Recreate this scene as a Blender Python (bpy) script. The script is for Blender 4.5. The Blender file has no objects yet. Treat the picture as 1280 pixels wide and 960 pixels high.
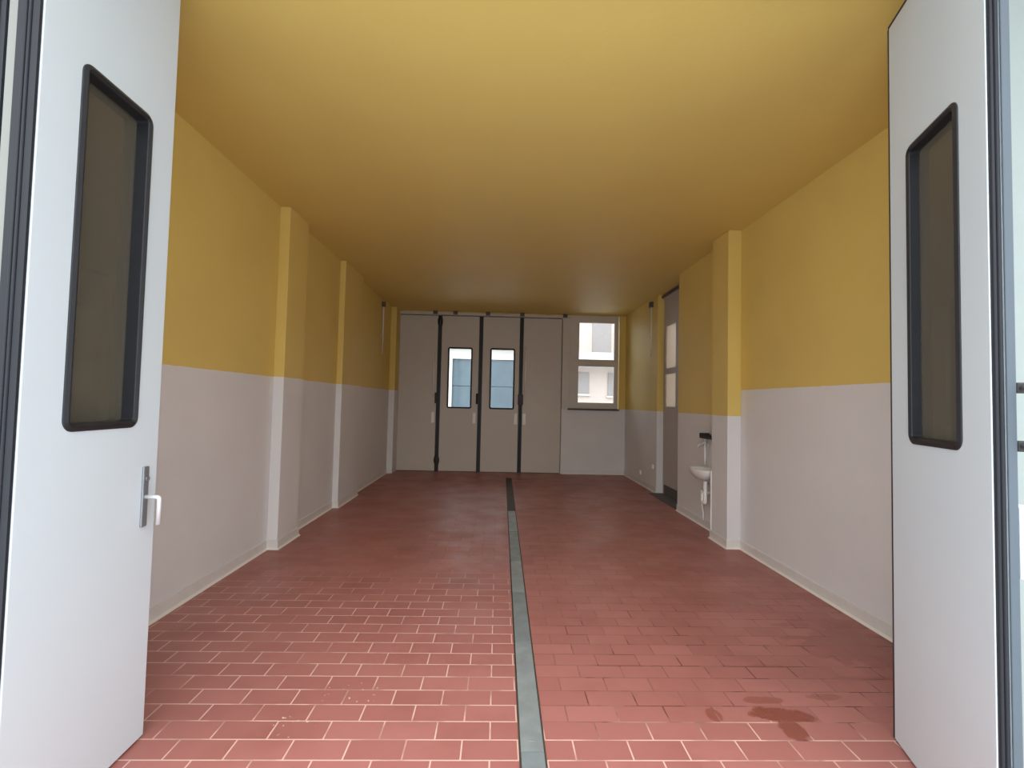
import bpy, bmesh, math, random
from mathutils import Vector, Matrix
random.seed(4)
S = bpy.context.scene
C = S.collection
PI = math.pi

# ------------------------------------------------------------------ helpers
def link(name, bm, m, parent=None, smooth=False, bevel=0.0):
    bmesh.ops.recalc_face_normals(bm, faces=bm.faces)
    me = bpy.data.meshes.new(name)
    bm.to_mesh(me); bm.free()
    if smooth:
        for p in me.polygons: p.use_smooth = True
    o = bpy.data.objects.new(name, me)
    C.objects.link(o)
    if isinstance(m, (list, tuple)):
        for x in m: me.materials.append(x)
    else:
        me.materials.append(m)
    if parent: o.parent = parent
    if bevel:
        b = o.modifiers.new('bevel', 'BEVEL'); b.width = bevel; b.segments = 2; b.limit_method = 'ANGLE'
        b.harden_normals = False
    return o

def bx(bm, x0, x1, y0, y1, z0, z1):
    r = bmesh.ops.create_cube(bm, size=1)
    for v in r['verts']:
        v.co = Vector((x0 + (v.co.x + .5) * (x1 - x0), y0 + (v.co.y + .5) * (y1 - y0), z0 + (v.co.z + .5) * (z1 - z0)))
    return r['verts']

def box(*a):
    bm = bmesh.new(); bx(bm, *a); return bm

def boxes(*L):
    bm = bmesh.new()
    for a in L: bx(bm, *a)
    return bm

def tube(bm, pts, r, n=12, caps=True):
    pts = [Vector(p) for p in pts]
    rings = []
    up = None
    for i, p in enumerate(pts):
        d = (pts[min(i + 1, len(pts) - 1)] - pts[max(i - 1, 0)]).normalized()
        if up is None:
            up = d.orthogonal().normalized()
        else:
            up = (up - d * up.dot(d)).normalized()
        s = d.cross(up)
        rr = r[i] if isinstance(r, (list, tuple)) else r
        rings.append([bm.verts.new(p + up * rr * math.cos(2 * PI * k / n) + s * rr * math.sin(2 * PI * k / n)) for k in range(n)])
    for a, b in zip(rings, rings[1:]):
        for k in range(n):
            bm.faces.new((a[k], a[(k + 1) % n], b[(k + 1) % n], b[k]))
    if caps:
        bm.faces.new(rings[0][::-1]); bm.faces.new(rings[-1])
    return bm

def arc_pts(pts, r, n=5):
    """polyline with rounded corners"""
    pts = [Vector(p) for p in pts]; out = [pts[0]]
    for i in range(1, len(pts) - 1):
        a = (pts[i - 1] - pts[i]).normalized(); b = (pts[i + 1] - pts[i]).normalized()
        p0 = pts[i] + a * r; p1 = pts[i] + b * r
        for k in range(n + 1):
            t = k / n
            out.append(p0 * (1 - t) ** 2 + pts[i] * 2 * t * (1 - t) + p1 * t * t)
    out.append(pts[-1]); return out

def rrect(x0, x1, z0, z1, r, n=8):
    P = []
    for cx, cz, a0 in ((x1 - r, z1 - r, 0), (x0 + r, z1 - r, 90), (x0 + r, z0 + r, 180), (x1 - r, z0 + r, 270)):
        for k in range(n + 1):
            a = math.radians(a0 + 90 * k / n)
            P.append((cx + r * math.cos(a), cz + r * math.sin(a)))
    return P

def ring(bm, outer, inner, yo0, yo1, yi0, yi1):
    """closed frame section between two loops of equal length (x,z); front and back y per loop"""
    n = len(outer)
    A = [bm.verts.new((x, yo0, z)) for x, z in outer]; B = [bm.verts.new((x, yo1, z)) for x, z in outer]
    Cc = [bm.verts.new((x, yi0, z)) for x, z in inner]; D = [bm.verts.new((x, yi1, z)) for x, z in inner]
    for i in range(n):
        j = (i + 1) % n
        for P, Q in ((A, Cc), (Cc, D), (D, B), (B, A)):
            bm.faces.new((P[i], P[j], Q[j], Q[i]))

def plate_hole(outer, holes, y0, y1):
    """plate in the x-z plane with holes"""
    bm = bmesh.new(); edges = []; loops = []
    for L in [outer] + holes:
        vs = [bm.verts.new((x, y0, z)) for x, z in L]
        loops.append(vs)
        for i in range(len(vs)): edges.append(bm.edges.new((vs[i], vs[(i + 1) % len(vs)])))
    r = bmesh.ops.triangle_fill(bm, use_beauty=True, edges=edges)
    faces = [f for f in r['geom'] if isinstance(f, bmesh.types.BMFace)]
    back = {}
    for vs in loops:
        for v in vs: back[v] = bm.verts.new((v.co.x, y1, v.co.z))
    for f in faces: bm.faces.new([back[v] for v in reversed(f.verts)])
    for vs in loops:
        n = len(vs)
        for i in range(n):
            j = (i + 1) % n
            bm.faces.new((vs[i], vs[j], back[vs[j]], back[vs[i]]))
    return bm

def thing(name, label, cat, loc=(0, 0, 0), rz=0.0, group=None, kind=None):
    o = bpy.data.objects.new(name, None); C.objects.link(o)
    o.location = loc; o.rotation_euler = (0, 0, rz); o.empty_display_size = .1
    return tag(o, label, cat, group, kind)

def tag(o, label=None, cat=None, group=None, kind=None):
    if label: o['label'] = label
    if cat: o['category'] = cat
    if group: o['group'] = group
    if kind: o['kind'] = kind
    return o

def struct(o, label, cat):
    return tag(o, label, cat, None, 'structure')

# ------------------------------------------------------------------ materials
def srgb(r, g, b):
    f = lambda c: (c / 255 / 12.92) if c / 255 <= .04045 else ((c / 255 + .055) / 1.055) ** 2.4
    return (f(r), f(g), f(b), 1)

def mat(name, col, rough=.5, metal=0.0, noise=.0, nscale=8.0, bump=0.0, bscale=60.0, spec=.5):
    m = bpy.data.materials.new(name); m.use_nodes = True
    nt = m.node_tree; b = nt.nodes['Principled BSDF']
    b.inputs['Roughness'].default_value = rough; b.inputs['Metallic'].default_value = metal
    b.inputs['Specular IOR Level'].default_value = spec
    col = tuple(col[:3]) + (1,)
    geo = nt.nodes.new('ShaderNodeNewGeometry')
    nz = nt.nodes.new('ShaderNodeTexNoise'); nz.inputs['Scale'].default_value = nscale; nz.inputs['Detail'].default_value = 5
    nt.links.new(geo.outputs['Position'], nz.inputs['Vector'])
    mx = nt.nodes.new('ShaderNodeMix'); mx.data_type = 'RGBA'
    mx.inputs[6].default_value = tuple(c * (1 - noise) for c in col[:3]) + (1,)
    mx.inputs[7].default_value = tuple(min(1, c * (1 + noise)) for c in col[:3]) + (1,)
    nt.links.new(nz.outputs['Fac'], mx.inputs[0])
    nt.links.new(mx.outputs[2], b.inputs['Base Color'])
    if bump:
        n2 = nt.nodes.new('ShaderNodeTexNoise'); n2.inputs['Scale'].default_value = bscale; n2.inputs['Detail'].default_value = 3
        nt.links.new(geo.outputs['Position'], n2.inputs['Vector'])
        bp = nt.nodes.new('ShaderNodeBump'); bp.inputs['Strength'].default_value = bump; bp.inputs['Distance'].default_value = .01
        nt.links.new(n2.outputs['Fac'], bp.inputs['Height']); nt.links.new(bp.outputs['Normal'], b.inputs['Normal'])
    return m

YELLOW = (.75, .55, .16)
GREY = (.76, .735, .73)

def two_tone(name, z):
    """yellow paint above a painted dado line at height z"""
    m = bpy.data.materials.new(name); m.use_nodes = True
    nt = m.node_tree; N = nt.nodes; L = nt.links; b = N['Principled BSDF']
    b.inputs['Roughness'].default_value = .55
    b.inputs['Specular IOR Level'].default_value = .35
    geo = N.new('ShaderNodeNewGeometry'); sp = N.new('ShaderNodeSeparateXYZ'); L.new(geo.outputs['Position'], sp.inputs[0])
    nz = N.new('ShaderNodeTexNoise'); nz.inputs['Scale'].default_value = 9; L.new(geo.outputs['Position'], nz.inputs['Vector'])
    w = N.new('ShaderNodeMath'); w.operation = 'MULTIPLY_ADD'; w.inputs[1].default_value = .012
    L.new(nz.outputs['Fac'], w.inputs[0]); L.new(sp.outputs['Z'], w.inputs[2])
    gt = N.new('ShaderNodeMath'); gt.operation = 'GREATER_THAN'; gt.inputs[1].default_value = z + .006
    L.new(w.outputs[0], gt.inputs[0])
    big = N.new('ShaderNodeTexNoise'); big.inputs['Scale'].default_value = 1.7; big.inputs['Detail'].default_value = 6
    L.new(geo.outputs['Position'], big.inputs['Vector'])
    def tone(c, k):
        mx = N.new('ShaderNodeMix'); mx.data_type = 'RGBA'
        mx.inputs[6].default_value = tuple(x * (1 - k) for x in c) + (1,)
        mx.inputs[7].default_value = tuple(x * (1 + k) for x in c) + (1,)
        L.new(big.outputs['Fac'], mx.inputs[0]); return mx.outputs[2]
    mx = N.new('ShaderNodeMix'); mx.data_type = 'RGBA'
    L.new(gt.outputs[0], mx.inputs[0]); L.new(tone(GREY, .07), mx.inputs[6]); L.new(tone(YELLOW, .07), mx.inputs[7])
    L.new(mx.outputs[2], b.inputs['Base Color'])
    n2 = N.new('ShaderNodeTexNoise'); n2.inputs['Scale'].default_value = 45; n2.inputs['Detail'].default_value = 4
    L.new(geo.outputs['Position'], n2.inputs['Vector'])
    bp = N.new('ShaderNodeBump'); bp.inputs['Strength'].default_value = .12; bp.inputs['Distance'].default_value = .01
    L.new(n2.outputs['Fac'], bp.inputs['Height']); L.new(bp.outputs['Normal'], b.inputs['Normal'])
    return m

def tile_mat():
    m = bpy.data.materials.new('red_tiles'); m.use_nodes = True
    nt = m.node_tree; N = nt.nodes; L = nt.links; b = N['Principled BSDF']
    geo = N.new('ShaderNodeNewGeometry')
    mp = N.new('ShaderNodeMapping'); mp.inputs['Location'].default_value = (0, -2.153, 0)
    L.new(geo.outputs['Position'], mp.inputs['Vector'])
    def brick(mortar, smooth=.15):
        br = N.new('ShaderNodeTexBrick'); br.offset = .5; br.offset_frequency = 2; br.squash = 1
        br.inputs['Scale'].default_value = 1; br.inputs['Brick Width'].default_value = .2565
        br.inputs['Row Height'].default_value = .127; br.inputs['Mortar Size'].default_value = mortar
        br.inputs['Mortar Smooth'].default_value = smooth; br.inputs['Bias'].default_value = 0
        br.inputs['Color1'].default_value = (0, 0, 0, 1); br.inputs['Color2'].default_value = (1, 1, 1, 1)
        br.inputs['Mortar'].default_value = (.5, .5, .5, 1)
        L.new(mp.outputs[0], br.inputs['Vector']); return br
    br = brick(.0038)
    sp = N.new('ShaderNodeSeparateXYZ'); L.new(geo.outputs['Position'], sp.inputs[0])
    def noise(s, d=4, r=.55):
        n = N.new('ShaderNodeTexNoise'); n.inputs['Scale'].default_value = s; n.inputs['Detail'].default_value = d
        n.inputs['Roughness'].default_value = r
        L.new(geo.outputs['Position'], n.inputs['Vector']); return n.outputs['Fac']
    def math_(op, a, c=None, cl=False):
        n = N.new('ShaderNodeMath'); n.operation = op; n.use_clamp = cl
        for i, v in enumerate((a, c)):
            if v is None: continue
            if isinstance(v, (int, float)): n.inputs[i].default_value = v
            else: L.new(v, n.inputs[i])
        return n.outputs[0]
    def ramp(v, lo, hi, a=0.0, c=1.0):
        n = N.new('ShaderNodeMapRange'); n.interpolation_type = 'SMOOTHSTEP'
        n.inputs['From Min'].default_value = lo; n.inputs['From Max'].default_value = hi
        n.inputs['To Min'].default_value = a; n.inputs['To Max'].default_value = c
        L.new(v, n.inputs['Value']); return n.outputs['Result']
    # tile tone: per-tile variation and blotches
    t1 = N.new('ShaderNodeMix'); t1.data_type = 'RGBA'
    t1.inputs[6].default_value = (.36, .130, .110, 1); t1.inputs[7].default_value = (.41, .157, .133, 1)
    L.new(br.outputs['Color'], t1.inputs[0])
    t2 = N.new('ShaderNodeMix'); t2.data_type = 'RGBA'; t2.blend_type = 'MULTIPLY'
    L.new(t1.outputs[2], t2.inputs[6])
    t2.inputs[7].default_value = (.80, .74, .70, 1)
    L.new(ramp(noise(1.6), .45, .75, 0, .8), t2.inputs[0])
    # wet stains: a few patches on the right hand side
    def spot(cx, cy, rx, ry, k=1.0):
        dx = math_('DIVIDE', math_('SUBTRACT', sp.outputs['X'], cx), rx)
        dy = math_('DIVIDE', math_('SUBTRACT', sp.outputs['Y'], cy), ry)
        d = math_('ADD', math_('MULTIPLY', dx, dx), math_('MULTIPLY', dy, dy))
        d = math_('ADD', d, math_('MULTIPLY', math_('SUBTRACT', noise(9, 3), .5), 3.0))
        return ramp(d, .75, 1.15, k, 0.0)
    wet = spot(1.50, 2.47, .17, .06)
    for a in ((1.48, 2.36, .06, .09, .9), (1.47, 2.585, .10, .03, .6), (1.14, 2.456, .04, .05, .7), (2.45, 3.15, .40, .24, .55), (2.15, 3.47, .15, .03, .5), (2.1, 3.28, .12, .03, .5), (2.2, 2.8, .2, .025, .5), (1.82, 2.62, .1, .03, .5), (1.68, 2.92, .12, .02, .4)):
        wet = math_('MAXIMUM', wet, spot(*a))
    t3 = N.new('ShaderNodeMix'); t3.data_type = 'RGBA'
    L.new(wet, t3.inputs[0]); L.new(t2.outputs[2], t3.inputs[6]); t3.inputs[7].default_value = (.235, .060, .038, 1)
    # grout: clean and pale on the left and by the threshold, worn away elsewhere
    left = math_('MULTIPLY', ramp(sp.outputs['X'], .1, .3, 1, 0), ramp(sp.outputs['Y'], 3.4, 5.2, 1, .04))
    near = ramp(math_('ADD', sp.outputs['Y'], math_('MULTIPLY', noise(2.3, 2), .5)), 2.52, 2.78, 1, .10)
    gm = math_('MAXIMUM', left, near)
    gm = math_('MULTIPLY', gm, ramp(noise(3.1, 3), .36, .52, .45, 1))
    gm = math_('MULTIPLY', gm, math_('SUBTRACT', 1.0, wet))
    gcol = N.new('ShaderNodeMix'); gcol.data_type = 'RGBA'
    L.new(gm, gcol.inputs[0]); gcol.inputs[6].default_value = (.24, .075, .058, 1); gcol.inputs[7].default_value = (.68, .44, .37, 1)
    t4 = N.new('ShaderNodeMix'); t4.data_type = 'RGBA'
    L.new(br.outputs['Fac'], t4.inputs[0]); L.new(t3.outputs[2], t4.inputs[6]); L.new(gcol.outputs[2], t4.inputs[7])
    dj = math_('MULTIPLY', ramp(noise(4.3, 3), .50, .60), math_('MULTIPLY', ramp(sp.outputs['X'], .35, .6), ramp(sp.outputs['Y'], 4.3, 3.6)))
    dk = N.new('ShaderNodeMix'); dk.data_type = 'RGBA'
    L.new(math_('MULTIPLY', math_('MULTIPLY', dj, br.outputs['Fac']), math_('SUBTRACT', 1.0, gm)), dk.inputs[0])
    L.new(t4.outputs[2], dk.inputs[6]); dk.inputs[7].default_value = (.12, .035, .028, 1); t4 = dk
    # pale paint specks
    vo = N.new('ShaderNodeTexNoise'); vo.inputs['Scale'].default_value = 38; vo.inputs['Detail'].default_value = 2
    L.new(geo.outputs['Position'], vo.inputs['Vector'])
    sp1 = math_('MULTIPLY', ramp(vo.outputs['Fac'], .66, .72), math_('MAXIMUM', spot(-.75, 2.62, .16, .10), spot(-.95, 2.36, .12, .09)))
    t5 = N.new('ShaderNodeMix'); t5.data_type = 'RGBA'
    L.new(sp1, t5.inputs[0]); L.new(t4.outputs[2], t5.inputs[6]); t5.inputs[7].default_value = (.7, .5, .44, 1)
    L.new(t5.outputs[2], b.inputs['Base Color'])
    rg = math_('SUBTRACT', ramp(noise(2.4), .3, .7, .36, .52), math_('MULTIPLY', wet, .16))
    L.new(rg, b.inputs['Roughness'])
    b.inputs['Specular IOR Level'].default_value = .5
    bp = N.new('ShaderNodeBump'); bp.inputs['Strength'].default_value = .25; bp.inputs['Distance'].default_value = .003
    h = math_('ADD', math_('SUBTRACT', 1.0, br.outputs['Fac']), math_('MULTIPLY', noise(14), .35))
    L.new(h, bp.inputs['Height']); L.new(bp.outputs['Normal'], b.inputs['Normal'])
    return m

def glass_mat(name, tint=(1, 1, 1), k=.0):
    """thin pane: clear with a weak mirror reflection"""
    m = bpy.data.materials.new(name); m.use_nodes = True
    nt = m.node_tree; N = nt.nodes; L = nt.links
    N.remove(N['Principled BSDF'])
    tr = N.new('ShaderNodeBsdfTransparent'); tr.inputs[0].default_value = tuple(tint) + (1,)
    gl = N.new('ShaderNodeBsdfGlossy'); gl.inputs['Roughness'].default_value = .03
    fr = N.new('ShaderNodeFresnel'); fr.inputs['IOR'].default_value = 1.35
    mx = N.new('ShaderNodeMixShader'); L.new(fr.outputs[0], mx.inputs[0]); L.new(tr.outputs[0], mx.inputs[1]); L.new(gl.outputs[0], mx.inputs[2])
    out = mx
    if k:                                            # tinted, dusty pane
        df = N.new('ShaderNodeBsdfDiffuse'); df.inputs[0].default_value = (.155, .135, .10, 1)
        m2 = N.new('ShaderNodeMixShader'); m2.inputs[0].default_value = k
        L.new(tr.outputs[0], m2.inputs[1]); L.new(df.outputs[0], m2.inputs[2]); L.new(m2.outputs[0], mx.inputs[1])
    L.new(out.outputs[0], N['Material Output'].inputs['Surface'])
    return m

def frost_mat(name):
    m = bpy.data.materials.new(name); m.use_nodes = True
    N = m.node_tree.nodes; L = m.node_tree.links; N.remove(N['Principled BSDF'])
    a = N.new('ShaderNodeBsdfTranslucent'); a.inputs[0].default_value = (.42, .36, .31, 1)
    b = N.new('ShaderNodeBsdfGlossy'); b.inputs['Roughness'].default_value = .2
    x = N.new('ShaderNodeMixShader'); x.inputs[0].default_value = .06
    L.new(a.outputs[0], x.inputs[1]); L.new(b.outputs[0], x.inputs[2]); L.new(x.outputs[0], N['Material Output'].inputs['Surface'])
    return m

M = dict(
    yellow=mat('yellow_paint', YELLOW, .55, noise=.05, nscale=1.5, bump=.08, bscale=30, spec=.35),
    left=two_tone('left_wall_paint', 1.785), rnear=two_tone('right_wall_paint', 1.77), low=two_tone('low_dado_paint', 1.475),
    tile=tile_mat(),
    foot=mat('cream_cove_foot', (.80, .75, .68), .5),
    base=mat('cove_base', (.74, .70, .67), .45, noise=.08, nscale=12),
    leaf=mat('door_white', (.63, .69, .73), .38, noise=.02, nscale=2),
    leafback=mat('door_grey_white', (.60, .54, .47), .45, noise=.03, nscale=2),
    rubber=mat('black_rubber', (.016, .016, .019), .45, noise=.2, nscale=20),
    gasket=mat('grey_gasket', (.016, .017, .022), .55, noise=.1, nscale=15, spec=.3),
    edgecap=mat('edge_cap_grey', (.20, .20, .18), .5, noise=.04),
    alu=mat('edge_profile_grey', (.085, .105, .125), .5, .0, noise=.04, spec=.3),
    steel=mat('handle_steel', (.30, .31, .33), .35, .6, noise=.04),
    chrome=mat('satin_silver', (.70, .70, .70), .3, .25),
    drain=mat('drain_steel', (.235, .265, .265), .50, .25, noise=.30, nscale=9, bump=.1, bscale=90),
    drain2=mat('drain_scuffed_steel', (.28, .305, .30), .50, .25, noise=.35, nscale=7, bump=.1, bscale=90),
    rust=mat('rusty_steel', (.075, .055, .04), .7, .2, noise=.4, nscale=12),
    darkm=mat('dark_metal', (.035, .032, .03), .5, .4, noise=.2),
    white=mat('white_plastic', (.90, .88, .84), .35),
    ceramic=mat('white_ceramic', (.82, .81, .79), .15),
    winframe=mat('window_frame_paint', (.62, .57, .52), .45, noise=.04),
    sidedoor=mat('side_door_paint', (.50, .46, .44), .5, noise=.04),
    sill=mat('dark_sill', (.09, .075, .065), .5),
    glass=glass_mat('clear_glass', (.96, .98, .97)),
    frost=frost_mat('frosted_pane'),
    smoked=glass_mat('smoked_glass', (.62, .60, .54), .6),
    facade=mat('facade_plaster', (.26, .29, .275), .8, noise=.05, bump=.1),
    pave=mat('pavement', (.575, .585, .59), .9, noise=.15, nscale=5, bump=.2),
    pink=mat('pink_plaster', (.50, .41, .38), .85, noise=.04),
    cream=mat('cream_plaster', (.58, .55, .53), .85, noise=.04),
    shutter=mat('blue_grey_shutter', (.065, .098, .125), .5, noise=.25, nscale=3),
    shade=mat('grey_shutter', (.27, .24, .24), .6, noise=.06),
    niche_shade=mat('niche_shade_grey', (.12, .105, .105), .8, noise=.2),  # dark grey with the side door niche's shade put into the colour
)

# ------------------------------------------------------------------ room shell
XL, XR, XF, XN = -2.36, 2.745, 2.885, 3.03     # left wall, right wall, far right wall, niche back
YF0, YF1, YB, H = 1.86, 2.1, 10.72, 3.6

struct(link('floor', box(-2.7, 3.35, 1.25, 11.05, -.12, 0), M['tile']), 'red brick-bond tile floor of the garage', 'floor')
struct(link('ceiling', box(-2.7, 3.35, YF0, 11.05, H, H + .2), M['yellow']), 'plain yellow painted ceiling', 'ceiling')
struct(link('wall_left', box(XL - .3, XL, YF1, 11.05, 0, H), M['left']), 'left wall, yellow above a grey painted dado', 'wall')
NY0, NY1 = 7.18, 8.56
struct(link('wall_right', boxes((XR, 3.35, YF1, 5.62, 0, H)), M['rnear']), 'near right wall, yellow above a high grey dado', 'wall')
struct(link('wall_right_far', boxes((XR, 3.35, 5.62, NY0, 0, H), (XF, 3.35, NY1, 11.05, 0, H), (XN, 3.35, NY0, NY1, -.1, .004)), M['low']),
       'far right wall with the side door niche, yellow above a lower grey dado', 'wall')
DX0, DX1, DH = -2.245, 1.435, 3.505
WX0, WX1, WZ0, WZ1 = 1.60, 2.735, 1.475, 3.585
bm = boxes((DX1, WX0, YB, YB + .3, 0, H), (WX0, WX1, YB, YB + .3, 0, WZ0), (WX1, 3.35, YB, YB + .3, 0, H), (WX0, WX1, YB, YB + .3, WZ1, H),
           (DX0, DX1, YB, YB + .3, DH + .06, H), (-2.7, DX0, YB, YB + .3, 0, H))
struct(link('wall_back', bm, M['low']), 'back wall beside the folding door, grey below and yellow by the window', 'wall')
bm = boxes((-2.7, -1.80, YF0, YF1, -.1, H), (2.08, 3.35, YF0, YF1, -.1, H), (-1.80, 2.08, YF0, YF1, 3.535, H))
struct(link('wall_front', bm, M['facade']), 'pale rendered front wall around the garage opening', 'wall')

struct(link('trim_6', box(-5, 5.5, .75, YF0, 3.95, 4.1), M['facade']), 'shallow eaves slab above the garage opening', 'eaves')

# pilasters
k = 0
for (x0, x1, y0, y1, m, lab) in ((XL, -2.25, 5.06, 5.56, 'left', 'nearer shallow pilaster on the left wall'),
                                 (XL, -2.275, 7.0, 7.93, 'left', 'second shallow pilaster on the left wall, further back'),
                                 (XL, -2.235, 10.35, YB, 'left', 'narrow corner pilaster at the left end of the back folding door'),
                                 (2.59, XR, 5.30, 5.70, 'low', 'pilaster on the right wall in front of the wash basin')):
    k += 1
    struct(link('trim_%d' % k, box(x0, x1, y0, y1, 0, H), M[m], bevel=.006), lab, 'pilaster')

# coved base along each wall: a profile swept along a polyline on the wall line
def cove(name, path, side, label, h=.095, t=.012, foot=.028):
    prof = [(0, 0), (foot, 0), (foot * .8, .006), (foot * .5, .018), (t, .045), (t, h), (0, h)]
    bm = bmesh.new(); P = [Vector((x, y, 0)) for x, y in path]; rings = []
    for i, p in enumerate(P):
        ns = []
        for a, b in ((i - 1, i), (i, i + 1)):
            if a >= 0 and b < len(P):
                d = (P[b] - P[a]).normalized(); ns.append(Vector((-d.y, d.x, 0)) * side)
        n = ns[0] if len(ns) == 1 else (ns[0] + ns[1]) / (1 + ns[0].dot(ns[1]))
        rings.append([bm.verts.new(p + n * o + Vector((0, 0, z))) for o, z in prof])
    m = len(prof)
    for a, b in zip(rings, rings[1:]):
        for j in range(m): bm.faces.new((a[j], a[(j + 1) % m], b[(j + 1) % m], b[j]))
    bm.faces.new(rings[0]); bm.faces.new(rings[-1][::-1])
    o = link(name, bm, [M['base'], M['foot']])
    for f in o.data.polygons:
        if all(o.data.vertices[v].co.z < .03 for v in f.vertices): f.material_index = 1
    struct(o, label, 'baseboard')
cove('baseboard_left', [(XL, YF1), (XL, 5.06), (-2.25, 5.06), (-2.25, 5.56), (XL, 5.56), (XL, 7.0), (-2.275, 7.0), (-2.275, 7.93), (XL, 7.93), (XL, 10.35), (-2.26, 10.35)], -1,
     'pale coved base along the left wall')
cove('baseboard_right', [(XR, YF1), (XR, 5.30), (2.59, 5.30), (2.59, 5.70), (XR, 5.70), (XR, NY0)], 1, 'pale coved base along the right wall')
cove('baseboard_back', [(XF, NY1), (XF, YB), (1.46, YB)], 1, 'pale coved base under the back window')

# ------------------------------------------------------------------ ground and surroundings
struct(link('ground', boxes((-40, 40, -30, 1.25, -.3, -.005), (-40, 40, 11.05, 60, -.3, -.03), (-40, -2.7, 1.25, 11.05, -.3, -.03), (3.35, 40, 1.25, 11.05, -.3, -.03)), M['pave']), 'grey paved ground outside', 'ground')

def opening(parent, x0, x1, z0, z1, y, m, frame=None):
    p = link('window', box(x0, x1, y - .05, y + .05, z0, z1), m, parent)
    return p

b1 = thing('building', 'pale building with a blue-grey shutter seen through the back door windows', 'building', (-1.5, 19, 0))
bm = boxes((-7, -.35, 0, 6, 0, 3.72), (2.6, 2.85, 0, 6, 0, 3.72), (-.35, 2.6, .25, 6, 0, 3.72), (-.35, 2.6, 0, .25, 3.28, 3.72))
link('facade', bm, M['cream'], b1)
bm = boxes(*[(-.35, 2.6, .10, .17, .02 + 1.09 * i, 1.09 * (i + 1)) for i in range(3)])
link('shutter', bm, M['shutter'], b1, bevel=.01)
link('side_panel', box(-2.2, -1.4, -.05, 0.02, 0, 3.0), M['pink'], b1)
link('roof_slab', box(-7.2, 2.9, -.25, 6.2, 3.72, 3.86), M['cream'], b1)

b2 = thing('building', 'pink apartment building seen through the back window', 'building', (4.5, 17.5, 0))
link('facade', box(-2.6, 8, 0, 7, 0, 9), M['pink'], b2)
sl = link('balcony_slab', box(-2.4, 4.0, -.75, 0, 2.95, 3.12), M['cream'], b2)
link('parapet', box(-2.4, 4.0, -.75, -.68, 3.12, 3.42), M['cream'], sl)
for (x0, x1, z0, z1) in ((-1.05, -.35, 3.15, 4.75), (.2, .9, 3.4, 4.75), (-1.55, -1.15, 1.95, 2.75), (-.45, -.2, 1.9, 2.75)):
    w = link('window', box(x0, x1, -.04, .03, z0, z1), M['shade'], b2)
    link('sill', box(x0 - .05, x1 + .05, -.10, .03, z0 - .06, z0), M['cream'], w)

# ------------------------------------------------------------------ folding door leaves
def glazed_panel(parent, x0, x1, H_, t, win, m, name='door_leaf', gl='glass', fw=.032, z0=.012, rad=.05, deep=None, frame_m='rubber'):
    """one leaf: local x along the leaf, face at y=0, body towards +y"""
    if win is None:
        p = link(name, box(x0, x1, 0, t, z0, H_), m, parent, bevel=.004)
        return p
    a, b, c, d = win
    hole = rrect(a + .012, b - .012, c + .012, d - .012, rad - .012)
    p = link(name, plate_hole([(x0, z0), (x1, z0), (x1, H_), (x0, H_)], [hole], 0, t), m, parent, bevel=.003)
    bm = bmesh.new()
    O = rrect(a, b, c, d, rad); I = rrect(a + fw, b - fw, c + fw, d - fw, max(.012, rad - fw))
    I2 = rrect(a + fw * .55, b - fw * .55, c + fw * .55, d - fw * .55, max(.015, rad - fw * .55))
    dp = t - .012 if deep is None else deep
    ring(bm, O, I2, -.004, .012, -.012, .012)
    ring(bm, I2, I, -.012, dp + .008, -.004, dp + .008)
    link('window_gasket', bm, M[frame_m], p, bevel=.002)
    g = bmesh.new()
    vs = [g.verts.new((x, dp, z)) for x, z in rrect(a + fw * .6, b - fw * .6, c + fw * .6, d - fw * .6, rad * .5)]
    vs2 = [g.verts.new((v.co.x, dp + .005, v.co.z)) for v in vs]
    g.faces.new(vs); g.faces.new(vs2[::-1])
    for i in range(len(vs)):
        j = (i + 1) % len(vs); g.faces.new((vs[i], vs[j], vs2[j], vs2[i]))
    link('glass_pane', g, M[gl], p)
    return p

LH = 3.50
# ---- left front folding door, swung outwards: near end at the camera, free edge towards the room
dl = thing('door_1', 'white folding door leaves swung open on the left, with a window and lever handle', 'door',
           (-1.567, 1.611, 0), math.atan2(.685, -.024) , kind='structure')
W = .685
leafL = glazed_panel(dl, 0, W, LH, .06, (.160, .540, 1.425, 2.815), M['leaf'], gl='smoked', fw=.030, rad=.045)
bm = boxes((-.012, -.002, .004, .026, .012, LH), (-.012, -.002, .052, .074, .012, LH), (-.006, 0, .026, .052, .012, LH))
tube(bm, [(-.012, .033, .012), (-.012, .033, LH)], .0055, 10); tube(bm, [(-.012, .046, .012), (-.012, .046, LH)], .0055, 10)
link('fold_gasket', bm, M['gasket'], leafL)
link('edge_gasket', box(W, W + .008, .012, .05, .012, LH), M['rubber'], leafL)
link('top_seal', box(.01, W, .012, .05, LH, LH + .012), M['rubber'], leafL)
# back plate and lever, hanging straight down
link('handle_plate', box(W - .099, W - .063, -.010, 0, .975, 1.245), M['steel'], leafL, bevel=.004)
bm = bmesh.new()
tube(bm, arc_pts([(W - .081, -.008, 1.108), (W - .081, -.070, 1.108), (W - .081, -.070, .985)], .012), .0095, 12)
link('lever', bm, M['chrome'], leafL, smooth=True)
bm = bmesh.new(); tube(bm, [(W - .081, -.012, 1.19), (W - .081, -.018, 1.19)], .011, 14)
link('key_cylinder', bm, M['steel'], leafL)
leafL2 = glazed_panel(dl, .0, W + .02, LH, .035, None, M['leaf'], name='folded_leaf')
leafL2.location = (.006, .078, 0)
link('edge_profile', box(-.008, -.0005, .0, .034, .012, LH), M['edgecap'], leafL2, bevel=.003)
bm = boxes((-.010, 0, .004, .05, .012, LH)); tube(bm, [(-.010, .03, .012), (-.010, .03, LH)], .008, 10)
g = link('jamb_gasket', bm, M['gasket'], leafL2); g.location = (0, .036, 0)

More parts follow.
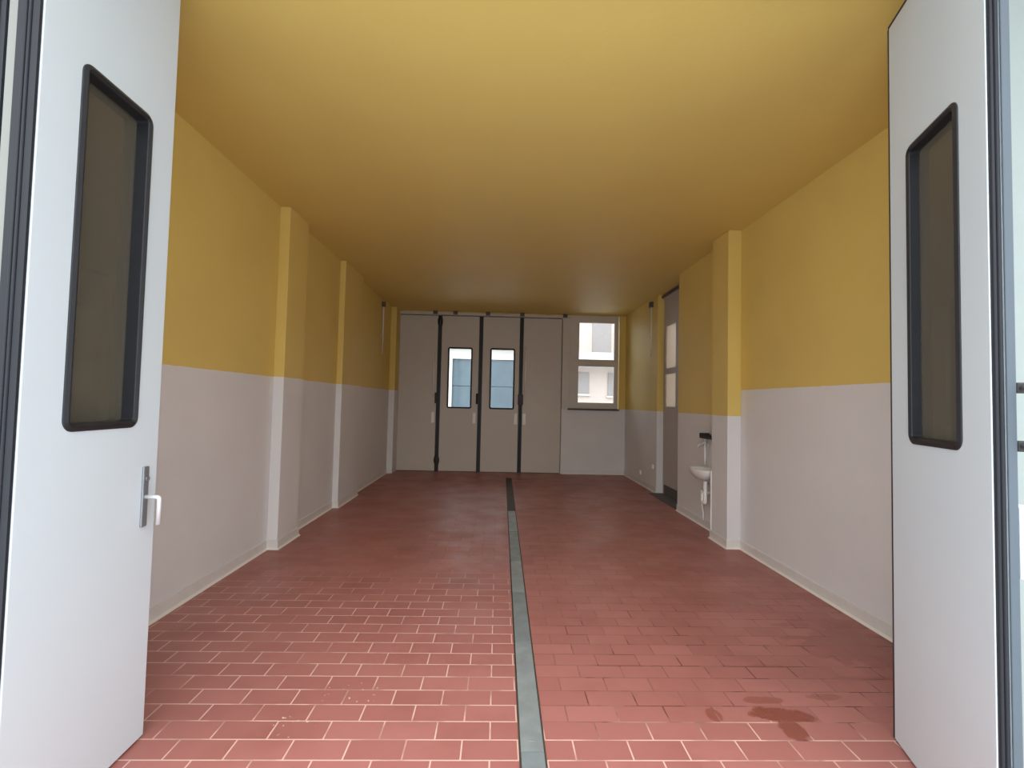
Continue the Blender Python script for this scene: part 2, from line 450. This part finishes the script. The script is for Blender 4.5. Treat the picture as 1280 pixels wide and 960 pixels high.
# ---- right front folding door
A = Vector((1.932, 2.286)); B = Vector((1.709, 1.603)); d = B - A; WR = d.length
dr = thing('door_2', 'white folding door leaves swung open on the right, with a window and pull handle', 'door', (A.x, A.y, 0), math.atan2(d.y, d.x), kind='structure')
leafR = glazed_panel(dr, 0.006, WR, LH, .03, (.170, .560, 1.425, 2.795), M['leaf'], gl='smoked', fw=.030, rad=.045, deep=.034)
link('edge_gasket', box(-.006, .006, .0, .03, .012, LH), M['rubber'], leafR)
link('top_seal', box(.0, WR, .0, .03, LH, LH + .014), M['rubber'], leafR)
bm = boxes((WR, WR + .006, .004, .034, .012, LH)); tube(bm, [(WR + .006, .012, .012), (WR + .006, .012, LH)], .006, 10); tube(bm, [(WR + .006, .026, .012), (WR + .006, .026, LH)], .006, 10)
link('fold_gasket', bm, M['gasket'], leafR)
leafR2 = glazed_panel(dr, .0, WR + .004, LH, .03, None, M['leaf'], name='folded_leaf')
leafR2.location = (0, .038, 0)
link('edge_profile', boxes((WR + .004, WR + .012, .0, .027, .012, LH)), M['alu'], leafR2, bevel=.003)
bm = bmesh.new()
tube(bm, arc_pts([(WR - .012, .045, 1.66), (WR + .045, .045, 1.66), (WR + .045, .045, 1.46), (WR - .012, .045, 1.46)], .01), .007, 10)
link('pull_handle', bm, M['alu'], leafR2, smooth=True)
bm = boxes((WR - .04, WR + .008, .03, .075, 1.642, 1.678), (WR - .04, WR + .008, .03, .075, 1.442, 1.478))
link('handle_bracket', bm, M['darkm'], leafR2, bevel=.004)
link('lock_case', box(WR - .06, WR + .012, .0285, .085, 1.015, 1.255), M['leaf'], leafR2, bevel=.004)

# ---- back folding door: four leaves
db = thing('door_3', 'four-leaf grey folding door closing the back end, two leaves glazed', 'door', (DX0, YB, 0), 0, kind='structure')
gaps = [0.0, .902, 1.834, 2.752, DX1 - DX0]
DT = .055; y_off = .03
leaves = []
for i in range(4):
    x0, x1 = gaps[i] + (.045 if i else .012), gaps[i + 1] - (.045 if i < 3 else .012)
    win = None
    if i == 1: win = (1.094 , 1.650, 1.415, 2.795)
    if i == 2: win = (2.048, 2.612, 1.415, 2.795)
    lf = glazed_panel(db, x0, x1, LH, DT, win, M['leafback'], fw=.034, rad=.045, deep=.04)
    lf.location = (0, y_off, 0); leaves.append(lf)
    link('bottom_seal', box(x0, x1, .01, .045, 0, .014), M['rubber'], lf)
    link('top_seal', box(x0, x1, .004, .045, LH - .001, LH + .03), M['rubber'], lf)
for i in (1, 2, 3):                                   # dark rubber strips in the folds
    bm = boxes((gaps[i] - .046, gaps[i] + .046, .012, .05, .0, LH + .03))
    tube(bm, [(gaps[i], .010, .012), (gaps[i], .010, LH)], .016, 10)
    link('fold_gasket', bm, M['rubber'], leaves[i])
link('jamb_gasket', box(.0, .012, .01, .05, .012, LH), M['rubber'], leaves[0])
link('jamb_gasket', box(gaps[4] - .012, gaps[4], .01, .05, .012, LH), M['rubber'], leaves[3])
def lobe(i, z, w, h):
    bm = bmesh.new(); bmesh.ops.create_uvsphere(bm, u_segments=14, v_segments=10, radius=.5)
    for v in bm.verts: v.co = Vector((gaps[i] + v.co.x * w, -.005 + v.co.y * .07, z + v.co.z * h))
    link('pivot_bearing', bm, M['darkm'], leaves[i], smooth=True)
lobe(1, 3.37, .12, .26); lobe(1, .25, .13, .24)
for i, dx, w in ((1, -.05, .05), (2, -.06, .05), (3, 0, .12)):
    link('hinge_block', box(gaps[i] + dx - w / 2, gaps[i] + dx + w / 2, -.03, .012, 1.52, 1.76), M['darkm'] if i != 2 else M['gasket'], leaves[i], bevel=.008)
for i, x in ((0, gaps[1] - .10), (1, gaps[2] - .115), (2, gaps[3] - .10), (3, gaps[3] + .09)):
    link('handle', box(x - .04, x + .04, -.045, .0, 1.08, 1.33), M['white'], leaves[i], bevel=.012)
for i, x, za, zb in ((0, gaps[1] - .115, 1.70, 2.75), (3, gaps[3] + .105, 1.74, 2.85)):
    bm = bmesh.new(); tube(bm, [(x, -.022, za), (x, -.022, zb)], .02, 10)
    link('bolt_rod', bm, M['white'], leaves[i], smooth=True)
link('head_track', box(.0, gaps[4] + .17, -.05, .05, LH + .012, LH + .07), M['leafback'], db, bevel=.005)
for x in (.80, 1.25, 1.98, 2.75, 3.72):
    link('track_bracket', box(x - .05, x + .05, -.075, -.05, LH + .02, LH + .095), M['sill'], db, bevel=.006)
link('door_frame', boxes((-.0, .012, .0, .10, 0, LH + .01), (gaps[4] + .0, gaps[4] + .165, -.03, 0.0, WZ0 - .02, LH + .07)), M['winframe'], db)

# ------------------------------------------------------------------ back window
w1 = thing('window_1', 'two-pane window high in the back wall right of the folding door', 'window', (WX0, YB, WZ0), 0, kind='structure')
ww, wh = WX1 - WX0, WZ1 - WZ0
P1 = (.215, 1.02, 1.115, 1.95); P0 = (.205, 1.02, .135, .955)
rc = lambda a: [(a[0], a[2]), (a[1], a[2]), (a[1], a[3]), (a[0], a[3])]
link('window_frame', plate_hole([(0, 0), (ww - .02, 0), (ww - .02, wh), (0, wh)], [rc(P1), rc(P0)], -.012, .07), M['winframe'], w1, bevel=.006)
for P in (P1, P0):
    link('glass_pane', box(P[0] - .004, P[1] + .004, .03, .036, P[2] - .004, P[3] + .004), M['glass'], w1)
link('window_sill', box(-.03, ww + .0, -.07, .0, -.035, -.002), M['sill'], w1, bevel=.005)

# ------------------------------------------------------------------ side door in the right-hand niche
sd = thing('door_4', 'grey side door with two glass panes in the right wall niche', 'door', (XN, NY1, 0), -PI / 2, kind='structure')
sw = NY1 - NY0
# local x runs towards the camera, face at local y = 0 towards the room (-y local), body behind
p = [(.14, .62, 1.56, 2.14), (.14, .62, 2.24, 3.00)]
lf = link('door_leaf', plate_hole([(.054, .18), (.72, .18), (.72, 3.5), (.054, 3.5)], [[(a[0], a[2]), (a[1], a[2]), (a[1], a[3]), (a[0], a[3])] for a in p], -.045, -.005), M['sidedoor'], sd, bevel=.004)
for a in p: link('glass_pane', box(a[0] - .004, a[1] + .004, -.028, -.022, a[2] - .004, a[3] + .004), M['frost'], lf)
link('door_leaf', box(.722, sw - .054, -.045, -.005, .19, 3.5), M['sidedoor'], sd, bevel=.004)
link('door_frame', boxes((0, .055, -.03, .02, 0, 3.598), (sw - .055, sw, -.03, .02, 0, 3.598), (.055, sw - .055, -.06, 0, 3.49, 3.598)), M['sidedoor'], sd, bevel=.004)
link('head_strip', box(.02, sw - .02, -.085, -.06, 3.53, 3.575), M['sill'], sd)
link('under_door_shade', box(.06, sw - .06, -.03, -.005, .004, .185), M['niche_shade'], sd)  # dark panel painted as the shaded gap under the door
struct(link('trim_5', box(XR + .002, XN, NY0 + .002, NY1 - .002, .0005, .006), M['niche_shade']), 'threshold of the side door niche, painted dark for its shade', 'threshold')  # niche floor, its shadow put into the dark colour

# ------------------------------------------------------------------ floor drain
ang = math.atan2(.071, 7.86)
drn = thing('floor_drain', 'long narrow steel drain channel running down the middle of the tiled floor', 'drain', (.1235, 1.30, 0), -ang)
wd = .122; LD = 8.68
link('frame_rail', box(0, .008, 0, LD, -.03, .003), M['rust'], drn)
link('frame_rail', box(wd - .008, wd, 0, LD, -.03, .003), M['rust'], drn)
link('end_plate', box(.008, wd - .008, LD - .01, LD, -.03, .003), M['rust'], drn)
link('channel_bed', box(.008, wd - .008, 0, LD - .01, .0005, .0015), M['rust'], drn)
cuts = [1.32, 2.20, 3.17, 4.00, 4.78, 5.85, 6.95, 8.20, 9.45]
words = ['nearest', 'second', 'third', 'fourth', 'fifth', 'sixth', 'seventh', 'eighth']
ca, sa = math.cos(ang), math.sin(ang)
for i in range(8):
    a, b = cuts[i], cuts[i + 1]
    rusty = i >= 6
    bm = box(.0095, wd - .0095, 0, b - a - .008, 0.002, .008)
    # lifting slot pair embossed near each end
    for yy in (.06, b - a - .075):
        bx(bm, .045, wd - .045, yy, yy + .012, .0075, .0088)
    o = link('drain_cover', bm, M['rust'] if rusty else (M['drain2'] if i % 2 else M['drain']))
    u = a - 1.30
    o.location = (.1235 + sa * u, 1.30 + ca * u, 0); o.rotation_euler = (0, 0, -ang)
    tag(o, ('%s %s drain cover plate counted from the open front end of the channel' % (words[i], 'rusty dark' if rusty else 'grey steel')), 'drain cover', 'drain cover plates along the floor channel')

# ------------------------------------------------------------------ wash basin corner
by = 6.0; bz = .79
wb = thing('wash_basin', 'small white ceramic wash basin on the right wall behind the pilaster', 'wash basin', (XR, by, 0))
bm = bmesh.new(); n = 28; prof = [(.02, -.13, .35), (.06, -.125, .55), (.10, -.09, .80), (.14, -.05, .97), (.155, -.012, 1.0), (.155, .0, 1.0), (.14, .004, .93), (.125, -.01, .84), (.09, -.07, .62), (.04, -.10, .3), (.01, -.105, .08)]
rings = []
for dd, z, s in prof:
    R = []
    for k2 in range(n):
        a = 2 * PI * k2 / n; ex = abs(math.cos(a)) ** .8 * math.copysign(1, math.cos(a)); ey = math.sin(a)
        R.append(bm.verts.new((min(-.004, -.135 + ex * .135 * s), ey * .235 * s, bz + z)))
    rings.append(R)
for a_, b_ in zip(rings, rings[1:]):
    for k2 in range(n): bm.faces.new((a_[k2], a_[(k2 + 1) % n], b_[(k2 + 1) % n], b_[k2]))
bm.faces.new(rings[0][::-1]); bm.faces.new(rings[-1])
link('bowl', bm, M['ceramic'], wb, smooth=True)
bm = bmesh.new()
tube(bm, arc_pts([(-.12, -.06, bz - .15), (-.12, -.06, bz - .42), (-.12, .02, bz - .42), (-.12, .02, bz - .31), (-.004, .02, bz - .31)], .028, 6), .024, 12)
link('trap_pipe', bm, M['white'], wb, smooth=True)
bm = bmesh.new(); tube(bm, [(-.06, .17, bz - .30), (-.06, .17, bz - .42)], [.02, .024], 12)
tube(bm, arc_pts([(-.06, .17, bz - .36), (-.06, .17, bz - .52), (-.035, .19, bz - .60), (-.035, .19, .10)], .03, 5), .012, 10)
link('waste_hose', bm, M['white'], wb, smooth=True)
bm = bmesh.new(); tube(bm, arc_pts([(-.004, .10, bz - .20), (-.05, .10, bz - .20), (-.05, .17, bz - .24), (-.05, .17, bz - .32)], .02, 5), .009, 10)
link('supply_hose', bm, M['chrome'], wb, smooth=True)

ft = thing('wall_tap', 'slim pale wall tap rising above the wash basin', 'tap', (XR, 6.16, 0))
bm = bmesh.new(); tube(bm, [(-.03, 0, .82), (-.03, 0, 1.10)], .012, 12)
link('riser_pipe', bm, M['white'], ft, smooth=True)
bm = bmesh.new(); tube(bm, arc_pts([(-.0, 0, 1.10), (-.06, 0, 1.10), (-.12, 0, 1.07), (-.12, 0, 1.04)], .015), .011, 12)
bmesh.ops.create_uvsphere(bm, u_segments=12, v_segments=8, radius=.024, matrix=Matrix.Translation((-.03, 0, 1.11)))
link('spout', bm, M['chrome'], ft, smooth=True)
bm = bmesh.new(); tube(bm, [(-.03, 0, 1.13), (-.03, 0, 1.16)], [.012, .02], 10)
link('tap_knob', bm, M['white'], ft, smooth=True)

sh = thing('wall_shelf', 'small dark shelf on the wall above the wash basin', 'shelf', (XR, 5.98, 1.17))
link('shelf_board', box(-.13, 0, -.20, .13, .0, .03), M['darkm'], sh, bevel=.004)
link('raised_rim', boxes((-.13, -.122, -.20, .13, .03, .065), (-.122, 0, .122, .13, .03, .065)), M['gasket'], sh)
pp = link('corner_strip', box(2.582, 2.592, 5.694, 5.706, .10, .80), M['white']); tag(pp, 'thin white strip on the pilaster corner beside the wash basin', 'corner strip')  # narrow white strip along the pilaster edge

# small fittings on the walls
def socket(x, y, z, label):
    t = thing('wall_socket', label, 'socket', (x, y, z), 0, 'low white sockets by the side door')
    link('cover_plate', box(-.022, 0, -.04, .04, -.04, .04), M['white'], t, bevel=.006)
    link('socket_face', box(-.027, -.022, -.025, .025, -.025, .025), M['white'], t, bevel=.003)
socket(XF, 9.49, .24, 'white wall socket just above the floor on the far right wall')
socket(XF, 8.74, .45, 'white wall socket higher up beside the side door niche')

def wall_tube(x, s, y, label):
    t = thing('wall_conduit', label, 'conduit', (x, y, 2.5), 0, 'vertical conduits near the back corners')
    bm = bmesh.new(); tube(bm, [(s * .03, 0, 0), (s * .03, 0, .93)], [.008, .018], 10)
    link('pipe', bm, M['foot'], t, smooth=True)
    link('bracket', boxes((0, s * .06, -.05, .05, .93, 1.03)), M['sill'], t, bevel=.005)
    link('clip', boxes((0, s * .05, -.02, .02, .35, .38)), M['winframe'], t)
wall_tube(XL, 1, 9.55, 'thin vertical conduit on the left yellow wall near the folding door')
wall_tube(XF, -1, 8.86, 'thin vertical conduit on the right yellow wall beyond the side door')

# ------------------------------------------------------------------ light
w = bpy.data.worlds.new('overcast'); S.world = w; w.use_nodes = True
nt = w.node_tree; bg = nt.nodes['Background']
tc = nt.nodes.new('ShaderNodeTexCoord'); sp = nt.nodes.new('ShaderNodeSeparateXYZ'); nt.links.new(tc.outputs['Generated'], sp.inputs[0])
mr = nt.nodes.new('ShaderNodeMapRange'); mr.inputs['From Min'].default_value = 0; mr.inputs['From Max'].default_value = 1
nt.links.new(sp.outputs['Z'], mr.inputs['Value'])
cr = nt.nodes.new('ShaderNodeMix'); cr.data_type = 'RGBA'
# overcast sky: three times brighter overhead than at the horizon
cr.inputs[6].default_value = (.333, .345, .352, 1); cr.inputs[7].default_value = (.90, 1.0, 1.08, 1)
nt.links.new(mr.outputs[0], cr.inputs[0]); nt.links.new(cr.outputs[2], bg.inputs['Color'])
bg.inputs['Strength'].default_value = 1.5

sun = bpy.data.lights.new('sun', 'SUN'); sun.energy = .8; sun.angle = math.radians(80); sun.color = (1, .985, .97)
so = bpy.data.objects.new('sun', sun); C.objects.link(so)
so.rotation_euler = Vector((.05, 1, -1.0)).to_track_quat('-Z', 'Y').to_euler()

def portal(x, y, z, sx, sz, flip):
    l = bpy.data.lights.new('portal', 'AREA'); l.shape = 'RECTANGLE'; l.size = sx; l.size_y = sz
    l.cycles.is_portal = True
    o = bpy.data.objects.new('portal', l); C.objects.link(o); o.location = (x, y, z)
    o.rotation_euler = (PI / 2 if flip else -PI / 2, 0, 0)
portal(.14, 1.84, 1.77, 3.9, 3.56, True)
portal(2.17, YB + .32, 2.53, 1.2, 2.2, False)

# ------------------------------------------------------------------ camera (solved from the room's lines)
f, yaw, pit, rol = 595.25, .0287957572, .0392428576, .0225730921
cy, sy, cp, sp_ = math.cos(yaw), math.sin(yaw), math.cos(pit), math.sin(pit)
F = Vector((sy * cp, cy * cp, sp_)); R = Vector((cy, -sy, 0)); U = R.cross(F)
c, s = math.cos(rol), math.sin(rol)
R2 = R * c + U * s; U2 = U * c - R * s
cam = bpy.data.cameras.new('camera'); cam.sensor_width = 36; cam.sensor_fit = 'HORIZONTAL'; cam.lens = 36 * f / 1280
cam.clip_start = .05; cam.clip_end = 300
co = bpy.data.objects.new('camera', cam); C.objects.link(co)
mm = Matrix((R2, U2, -F)).transposed().to_4x4(); mm.translation = (0, 0, 1.57)
co.matrix_world = mm
S.camera = co

S.view_settings.view_transform = 'Standard'; S.view_settings.look = 'None'
S.view_settings.exposure = 1.62; S.view_settings.gamma = 1; S.view_settings.use_curve_mapping = False
